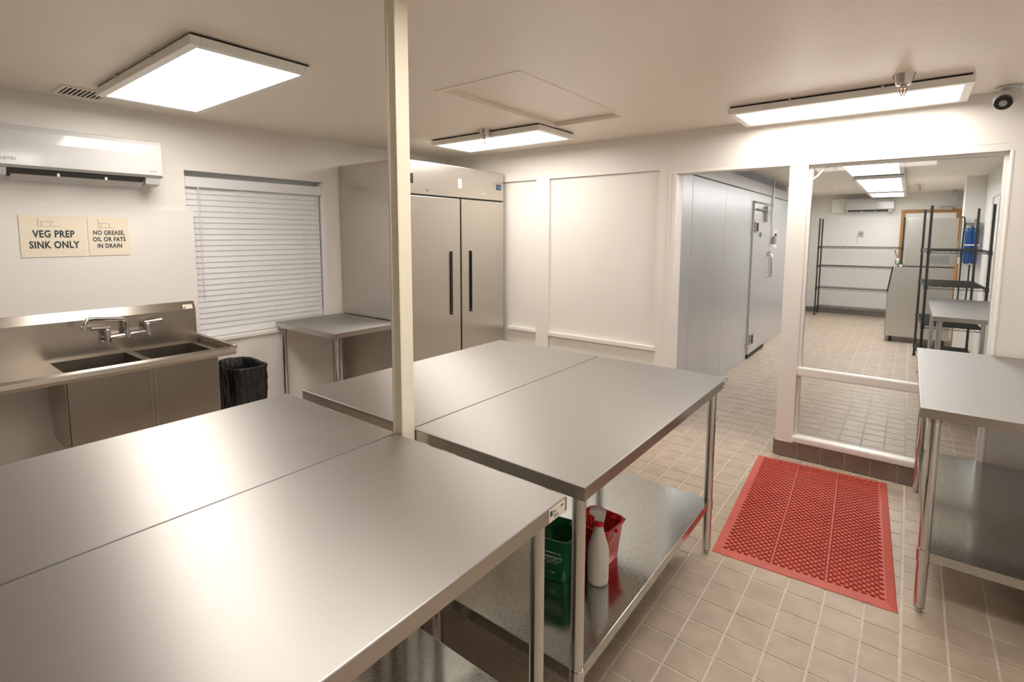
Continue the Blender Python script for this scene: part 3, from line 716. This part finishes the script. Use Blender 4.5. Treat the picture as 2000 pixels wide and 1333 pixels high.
# ------------------------------------------------------------------ buckets and bottle on the lower shelf
SHZ = .300
def rr_ring(hx, hy, z, r, n=6):
    pts = []
    for (sx_, sy_, a0) in ((1, 1, 0), (-1, 1, 90), (-1, -1, 180), (1, -1, 270)):
        for k in range(n + 1):
            a = math.radians(a0 + 90 * k / n)
            pts.append((sx_ * (hx - r) + r * math.cos(a), sy_ * (hy - r) + r * math.sin(a), z))
    return pts
def loft(rings):
    n = len(rings[0]); b = MB(); vs_ = [p for g in rings for p in g]; fs = []
    for i in range(len(rings) - 1):
        for k in range(n):
            k2 = (k + 1) % n; fs.append((i * n + k, i * n + k2, (i + 1) * n + k2, (i + 1) * n + k))
    b.add(vs_, fs, True); return b
def bucket(name, label, loc, rz, m, h, w_, lines, group):
    t = thing(name, label, 'bucket', loc, rz, group)
    b0 = w_ * .80
    sh = loft([rr_ring(b0 * .8, b0 * .8, .004, .02), rr_ring(b0, b0, .0, .028), rr_ring(b0 * 1.01, b0 * 1.01, .006, .03), rr_ring(b0 + (w_ - b0) * .45, b0 + (w_ - b0) * .45, h * .5, .032), rr_ring(b0 + (w_ - b0) * .55, b0 + (w_ - b0) * .55, h * .505, .033), rr_ring(w_, w_, h * .985, .036), rr_ring(w_ + .006, w_ + .006, h * .99, .038), rr_ring(w_ + .006, w_ + .006, h, .038),
               rr_ring(w_ - .003, w_ - .003, h, .035), rr_ring(b0 - .003, b0 - .003, .008, .026), rr_ring(b0 * .3, b0 * .3, .007, .01)])
    part('shell', sh, m, t)
    part('pour_lip', loft([rr_ring(.022, .012, h * .9, .008), rr_ring(.03, .02, h, .012)]).xf(Matrix.Translation((w_ * .72, w_ * .72, 0))), m, t)
    for (s_, z, sz, wd) in lines:
        q = text_mb(s_, sz, depth=.0005)
        tilt = math.atan2((w_ - b0), h)
        yy = -(b0 + (w_ - b0) * z / h) - .0022
        q.xf(Matrix.Translation((.010, yy, z)) @ Matrix.Rotation(tilt, 4, 'X') @ TX_BACK)
        part('lettering', q, 'lettering', t, 'white printed lettering')
    return t
bucket('cleaning_bucket', 'green cleaning bucket with white Detergent lettering on the lower shelf', (-.694, 1.332, SHZ), math.radians(11), 'green', .185, .083,
       [('CLEANING PAIL', .128, .011, 1), ('Detergent', .110, .021, 1), ('SOAP  WATER  ONLY', .094, .008, 1), ('JABON Y AGUA', .084, .007, 1), ('3 QT', .040, .012, 1)], 'buckets on the lower shelf')
rb = bucket('cleaning_bucket', 'red cleaning bucket with wire bail behind the white spray bottle', (-.604, 1.524, SHZ), math.radians(-3), 'red', .170, .084, [], 'buckets on the lower shelf')
pts = [(.088 , -.0 , .15)]
for i in range(1, 10):
    a = i / 9 * PI; pts.append((.088 * math.cos(a), -.095 * math.sin(a) , .15 - .09 * math.sin(a)))
part('bail', MB().tube(pts, .0018, 6), 'nickel', rb)
part('bail_lug', MB().cyl((.078, 0, .15), (.092, 0, .15), .008, 10), 'red', rb)
part('bail_lug', MB().cyl((-.078, 0, .15), (-.092, 0, .15), .008, 10), 'red', rb)

sbt = thing('spray_bottle', 'milky white spray bottle with trigger head in front of the red bucket', 'bottle', (-.527, 1.378, SHZ), math.radians(200))
part('bottle', MB().lathe([(0, .002), (.034, .0), (.041, .006), (.0425, .02), (.0425, .13), (.040, .15), (.030, .185), (.021, .215), (.0165, .236), (.0165, .25)], n=28), 'bottle', sbt)
part('collar', MB().lathe([(.0185, .240), (.020, .243), (.020, .258), (.017, .262), (.0, .262)], n=20), 'red', sbt)
th_ = part('trigger_head', MB().prism([(-.022, .262), (.016, .262), (.018, .280), (.036, .286), (.036, .302), (.014, .308), (-.028, .298)], 'y', -.0125, .0125), 'whitem', sbt)
part('nozzle', MB().cyl((.036, 0, .294), (.050, 0, .294), .008, 12), 'red', th_)
part('trigger', MB().tube([(.024, 0, .284), (.034, 0, .264), (.029, 0, .240)], [.006, .006, .005], 8), 'red', th_)

# ------------------------------------------------------------------ walk-in cooler
CXF = -1.30
ck = thing('walk_in_cooler', 'grey metal panelled walk-in cooler standing beyond the open doorway', 'walk-in cooler', (CXF, 7.0, 0))
seams = [YB2 + .01, 4.64, 5.77, 6.93, 8.12, 9.3, 10.0]
for i, (a, b) in enumerate(zip(seams[:-1], seams[1:])):
    if i == 3: continue
    wpart('wall_panel', MB().box(CXF - .10, CXF, a + .002, b - .002, .0, 2.262, .003), 'cooler', ck)
wpart('wall_panel', MB().box(CXF - .10, CXF, 6.932, 7.02, 0, 2.262, .003).box(CXF - .10, CXF, 8.03, 8.118, 0, 2.262, .003).box(CXF - .10, CXF, 7.02, 8.03, 2.15, 2.262, .002), 'cooler', ck)
for (a, b) in ((YB2 + .01, 6.4), (6.4, 9.97)):
    wpart('top_panel', MB().box(CXF - .12, CXF - .012, a + .002, b - .002, 2.275, 2.42, .003), 'cooler', ck)
wpart('top_seam', MB().box(CXF - .10, CXF - .012, YB2 + .01, 9.98, 2.26, 2.278), 'dark', ck)
wpart('back_fill', MB().box(-1.60, CXF - .12, YB2 + .01, 9.98, 0, 2.40), 'cooler', ck)
dr = wpart('door', MB().box(CXF - .06, CXF + .022, 7.03, 8.02, .06, 2.14, .010), 'cooler', ck)
wpart('door_sweep', MB().box(CXF - .02, CXF + .018, 7.04, 8.01, .012, .058), 'dark', dr)
for z in (1.80, .27):
    hg = wpart('hinge', MB().box(CXF + .022, CXF + .05, 7.06, 7.20, z - .07, z + .07, .006), 'nickel', dr)
    wpart('hinge_pin', MB().box(CXF + .05, CXF + .058, 7.10, 7.15, z - .055, z + .055), 'black', hg)
    wpart('hinge_strap', MB().box(CXF + .002, CXF + .012, 6.95, 7.05, z - .09, z - .06), 'nickel', hg)
wpart('lock_badge', MB().cyl((CXF + .022, 7.42, 1.70), (CXF + .04, 7.42, 1.70), .035, 16), 'grey', dr)
wpart('pull_handle', MB().tube([(CXF + .03, 7.93, 1.42), (CXF + .085, 7.93, 1.40), (CXF + .085, 7.93, 1.10), (CXF + .03, 7.93, 1.075)], .016, 10).box(CXF + .02, CXF + .035, 7.90, 7.97, 1.38, 1.45), 'nickel', dr)
cl = wpart('door_closer', MB().box(CXF + .022, CXF + .07, 7.60, 7.74, 1.98, 2.10, .005).box(CXF + .022, CXF + .06, 7.62, 7.72, 1.88, 1.98, .004), 'nickel', dr)
wpart('closer_rod', MB().tube([(CXF + .05, 7.06, 2.04), (CXF + .05, 7.92, 2.035)], .010, 8), 'grey', cl)
wpart('heater_rail', MB().tube([(CXF + .03, 7.04, 2.128), (CXF + .03, 8.14, 2.128)], .008, 8), 'nickel', dr)
wpart('conduit', MB().tube([(CXF + .02, 8.16, ZC), (CXF + .02, 8.16, 1.66)], .014, 10), 'cooler', ck)
wpart('conduit', MB().tube([(CXF + .018, 8.08, 2.13), (CXF + .018, 8.08, 1.62)], .010, 8), 'cooler', ck)
jb = wpart('junction_box', MB().box(CXF, CXF + .06, 8.22, 8.36, 1.56, 1.68, .006), 'grey', ck)
wpart('switch', MB().cyl((CXF + .05, 8.27, 1.70), (CXF + .07, 8.27, 1.70), .02, 10), 'black', jb)
wpart('notice', MB().box(CXF, CXF + .003, 8.44, 8.68, 1.50, 1.78), 'paper', ck, 'small printed notice')
wpart('notice_print', MB().box(CXF + .003, CXF + .0036, 8.48, 8.64, 1.66, 1.69).box(CXF + .003, CXF + .0036, 8.48, 8.60, 1.60, 1.625).box(CXF + .003, CXF + .0036, 8.48, 8.62, 1.55, 1.57), 'inkgrey', ck)
wpart('cable', MB().tube([(CXF + .012, 8.06, 1.88), (CXF + .012, 8.07, 1.62), (CXF + .012, 8.14, 1.52), (CXF + .012, 8.24, 1.55)], .008, 6), 'paper', ck)
wpart('conduit', MB().tube([(CXF + .02, 8.10, 1.46), (CXF + .02, 8.10, 1.08)], .012, 8), 'cooler', ck)

# ------------------------------------------------------------------ back room things
def wire_rack(label, x0, x1, y0, y1, ph, zs, group, r=.0145, npost=4):
    t = thing('wire_shelving', label, 'shelving', ((x0 + x1) / 2, (y0 + y1) / 2, 0), 0, group)
    for px in (x0, x1):
        for py in (y0, y1):
            p = wpart('post', MB().cyl((px, py, .02), (px, py, ph), r, 10), 'wire', t)
            wpart('foot', MB().cyl((px, py, 0), (px, py, .025), r * 1.3, 10), 'black', p)
    lx, ly = x1 - x0, y1 - y0
    for z in zs:
        s = MB()
        for (zz_) in (z, z - .032):
            s.tube([(x0, y0, zz_), (x1, y0, zz_)], .0035, 5).tube([(x0, y1, zz_), (x1, y1, zz_)], .0035, 5).tube([(x0, y0, zz_), (x0, y1, zz_)], .0035, 5).tube([(x1, y0, zz_), (x1, y1, zz_)], .0035, 5)
        def zig(pa, pb):
            pa, pb = Vector(pa), Vector(pb); n_ = max(6, int((pb - pa).length / .045)); pts_ = []
            for i in range(n_ + 1):
                q = pa.lerp(pb, i / n_); pts_.append((q.x, q.y, z - (.032 if i % 2 else 0)))
            s.tube(pts_, .0026, 4)
        zig((x0, y0, z), (x1, y0, z)); zig((x0, y1, z), (x1, y1, z)); zig((x0, y0, z), (x0, y1, z)); zig((x1, y0, z), (x1, y1, z))
        if lx > ly:
            n_ = int(lx / .024)
            for i in range(1, n_): s.tube([(x0 + lx * i / n_, y0, z + .002), (x0 + lx * i / n_, y1, z + .002)], .0023, 4, False)
            for q in (.33, .66): s.tube([(x0, y0 + ly * q, z - .004), (x1, y0 + ly * q, z - .004)], .004, 5)
        else:
            n_ = int(ly / .024)
            for i in range(1, n_): s.tube([(x0, y0 + ly * i / n_, z + .002), (x1, y0 + ly * i / n_, z + .002)], .0023, 4, False)
            for q in (.33, .66): s.tube([(x0 + lx * q, y0, z - .004), (x0 + lx * q, y1, z - .004)], .004, 5)
        sh = wpart('wire_shelf', s, 'wire', t)
        cb_ = MB()
        for px in (x0, x1):
            for py in (y0, y1): cb_.cyl((px, py, z - .045), (px, py, z + .008), r * 1.5, 10, r * 1.25)
        wpart('collar', cb_, 'wire', sh)
    return t
wire_rack('wide black wire shelving against the far back room wall', -1.135, .27, 12.10, 12.55, 2.045, (1.46, 1.06, .595, .185), 'black wire shelving units')
wire_rack('tall black wire shelving behind the window at the right', .543, 1.095, 7.61, 8.77, 2.05, (1.515, 1.085, .60, .17), 'black wire shelving units').rotation_euler = (0, 0, math.radians(2.1))
worktable('stainless worktable in the back room, seen through the glass before the wire shelving', .590, 1.155, 5.72, 7.52, H - .006, None, sz=.30, legr=.0215)

im = thing('ice_machine', 'stainless ice machine with slant-front bin beside the wire shelving', 'ice machine', (.55, 10.1, 0))
IY0, IY1 = 9.70, 10.45
wpart('bin', MB().prism([(.150, .10), (.150, .80), (.200, 1.205), (.93, 1.205), (.93, .10)], 'y', IY0, IY1), 'steel_light', im)
wpart('bin_door', MB().prism([(.132, .80), (.148, .80), (.198, 1.20), (.180, 1.20)], 'y', IY0 - .004, IY1 + .004), 'black', im, 'black slanted bin door')
wpart('bin_front_trim', MB().box(.140, .150, IY0 - .003, IY1, .10, .80), 'grey', im)
wpart('head', MB().box(.335, .93, IY0 + .02, IY1 - .02, 1.22, 1.955, .006), 'steel_light', im)
wpart('head_seam', MB().box(.30, .93, IY0 + .01, IY1 - .02, 1.205, 1.22), 'dark', im)
wpart('vent_grille', MB().box(.60, .86, IY0 + .016, IY0 + .021, 1.27, 1.40).box(.60, .86, IY0 + .012, IY0 + .018, 1.33, 1.335), 'grey', im)
for lx in (.22, .86):
    for ly in (IY0 + .07, IY1 - .07):
        wpart('leg', MB().cyl((lx, ly, 0), (lx, ly, .102), .022, 12), 'black', im)
sh2 = thing('scoop_holder', 'clear plastic scoop holder on the ice bin corner', 'holder', (.245, 9.80, 1.2055))
hb_ = MB().box(-.035, .035, -.06, -.056, 0, .10).box(-.035, .035, .056, .06, 0, .10).box(-.035, -.031, -.06, .06, 0, .10).box(.031, .035, -.06, .06, 0, .10).box(-.035, .035, -.06, .06, 0, .004)
part('tray', hb_, 'clear', sh2)
scp = thing('ice_scoop', 'ice scoop with dark handle standing in the clear holder', 'scoop', (.245, 9.80, 1.215))
part('scoop_bowl', MB().lathe([(.012, 0), (.022, .02), (.024, .06), (.016, .10), (.009, .12)], n=14), 'whitem', scp)
part('handle', MB().tube([(0, 0, .115), (-.03, 0, .19), (-.045, 0, .245)], [.009, .010, .012], 8), 'grey', scp)

# far wall fittings
df = thing('exit_door', 'grey door in an oak frame behind the ice machine on the far wall', 'door', (.66, YF, 0))
wpart('door_leaf', MB().box(.275, 1.05, YF - .03, YF - .005, .01, 2.14, .004), 'backwall', df)
for a in ((.205, .275, 0, 2.205), (1.05, 1.12, 0, 2.205), (.275, 1.05, 2.14, 2.205)):
    wpart('door_casing', MB().box(a[0], a[1], YF - .045, YF - .001, a[2], a[3], .006), 'wood', df, 'oak casing')
wpart('door_closer', MB().box(.78, .98, YF - .07, YF - .03, 2.19, 2.24, .005).tube([(.80, YF - .06, 2.25), (1.10, YF - .10, 2.265)], .009, 8), 'nickel', df)
es = thing('exit_sign', 'small pale exit sign box hung edge-on near the far corner', 'sign', (.985, 12.45, 2.45))
part('case', MB().box(-.022, .022, -.15, .15, -.16, .04, .004), 'white', es)
part('mount', MB().box(-.03, .03, -.04, .04, .04, .10, .003), 'white', es)
ot = thing('wall_outlet', 'small outlet box with a dangling cord on the far wall above the shelving', 'outlet', (-.45, YF, 1.72))
part('plate', MB().box(-.045, .045, -.012, 0, -.06, .06, .004), 'white', ot)
part('socket', MB().box(-.02, .025, -.03, -.012, -.02, .03, .003), 'grey', ot)
part('cord', MB().tube([(-.03, -.02, -.01), (-.055, -.02, -.03), (-.06, -.015, -.18)], .005, 6), 'whitem', ot)

# filters and plumbing on the pilaster
wfil = thing('water_filter', 'pair of blue water filter canisters on the pilaster behind the shelving', 'water filter', (1.075, 9.55, 1.55))
for k, dx in enumerate((-.035, .045)):
    c_ = part('canister', MB().lathe([(0, -.265), (.026, -.26), (.036, -.245), (.038, .20), (.034, .25), (.0, .25)], (dx, 0, 0), 18), 'blue', wfil)
    part('cap', MB().cyl((dx, 0, .25), (dx, 0, .295), .034, 16), 'grey', c_)
part('bracket', MB().box(-.085, .095, .03, .068, .27, .33, .004), 'grey', wfil)
part('band', MB().box(-.078, .088, -.042, -.038, .0, .018), 'whitem', wfil)
part('gauge', MB().cyl((.04, -.01, .36), (.04, -.03, .36), .028, 14).cyl((.04, 0, .29), (.04, 0, .34), .01, 8), 'grey', wfil)
single('black_hose', MB().tube([(.945, 9.56, 1.93), (.960, 9.55, 1.965), (.982, 9.555, 1.955), (.992, 9.555, 1.88), (.985, 9.555, 1.6), (.985, 9.555, 1.2), (.985, 9.555, .75), (1.03, 9.54, .62), (1.07, 9.54, .75), (1.08, 9.54, 1.0), (1.08, 9.54, 1.272)], .010, 8), 'black', 'black water hose looping beside the blue filter canisters', 'hose')
cpz = thing('supply_pipe', 'copper and white supply pipe with valve at the pilaster edge', 'pipe', (.955, 9.58, 0))
part('riser', MB().tube([(0, 0, .35), (0, 0, 1.45)], .011, 10), 'whitem', cpz)
part('copper_length', MB().tube([(-.012, -.015, .98), (-.012, -.015, 1.28)], .016, 10), 'copper', cpz)
part('valve', MB().cyl((0, 0, 1.38), (0, 0, 1.50), .02, 12).cyl((-.03, -.01, 1.34), (-.03, -.01, 1.62), .012, 8), 'nickel', cpz)

# right-hand back room wall: a framed door
bd_ = thing('side_door', 'pale panelled door with casing on the right wall of the back room', 'door', (XR2, 7.4, 0))
wpart('door_leaf', MB().box(XR2 - .02, XR2 - .004, 6.35, 8.45, .01, 2.17, .003), 'backwall', bd_)
for a in ((8.45, 8.58, 0, 2.24), (6.22, 6.35, 0, 2.24), (6.35, 8.45, 2.17, 2.24)):
    wpart('door_casing', MB().box(XR2 - .035, XR2 - .001, a[0], a[1], a[2], a[3], .005), 'backwall', bd_)
for (a, b, c, d) in ((6.5, 7.3, .3, 1.0), (7.5, 8.3, .3, 1.0), (6.5, 7.3, 1.15, 2.0), (7.5, 8.3, 1.15, 2.0)):
    wpart('door_panel', MB().box(XR2 - .028, XR2 - .019, a, b, c, d, .004), 'backwall', bd_)
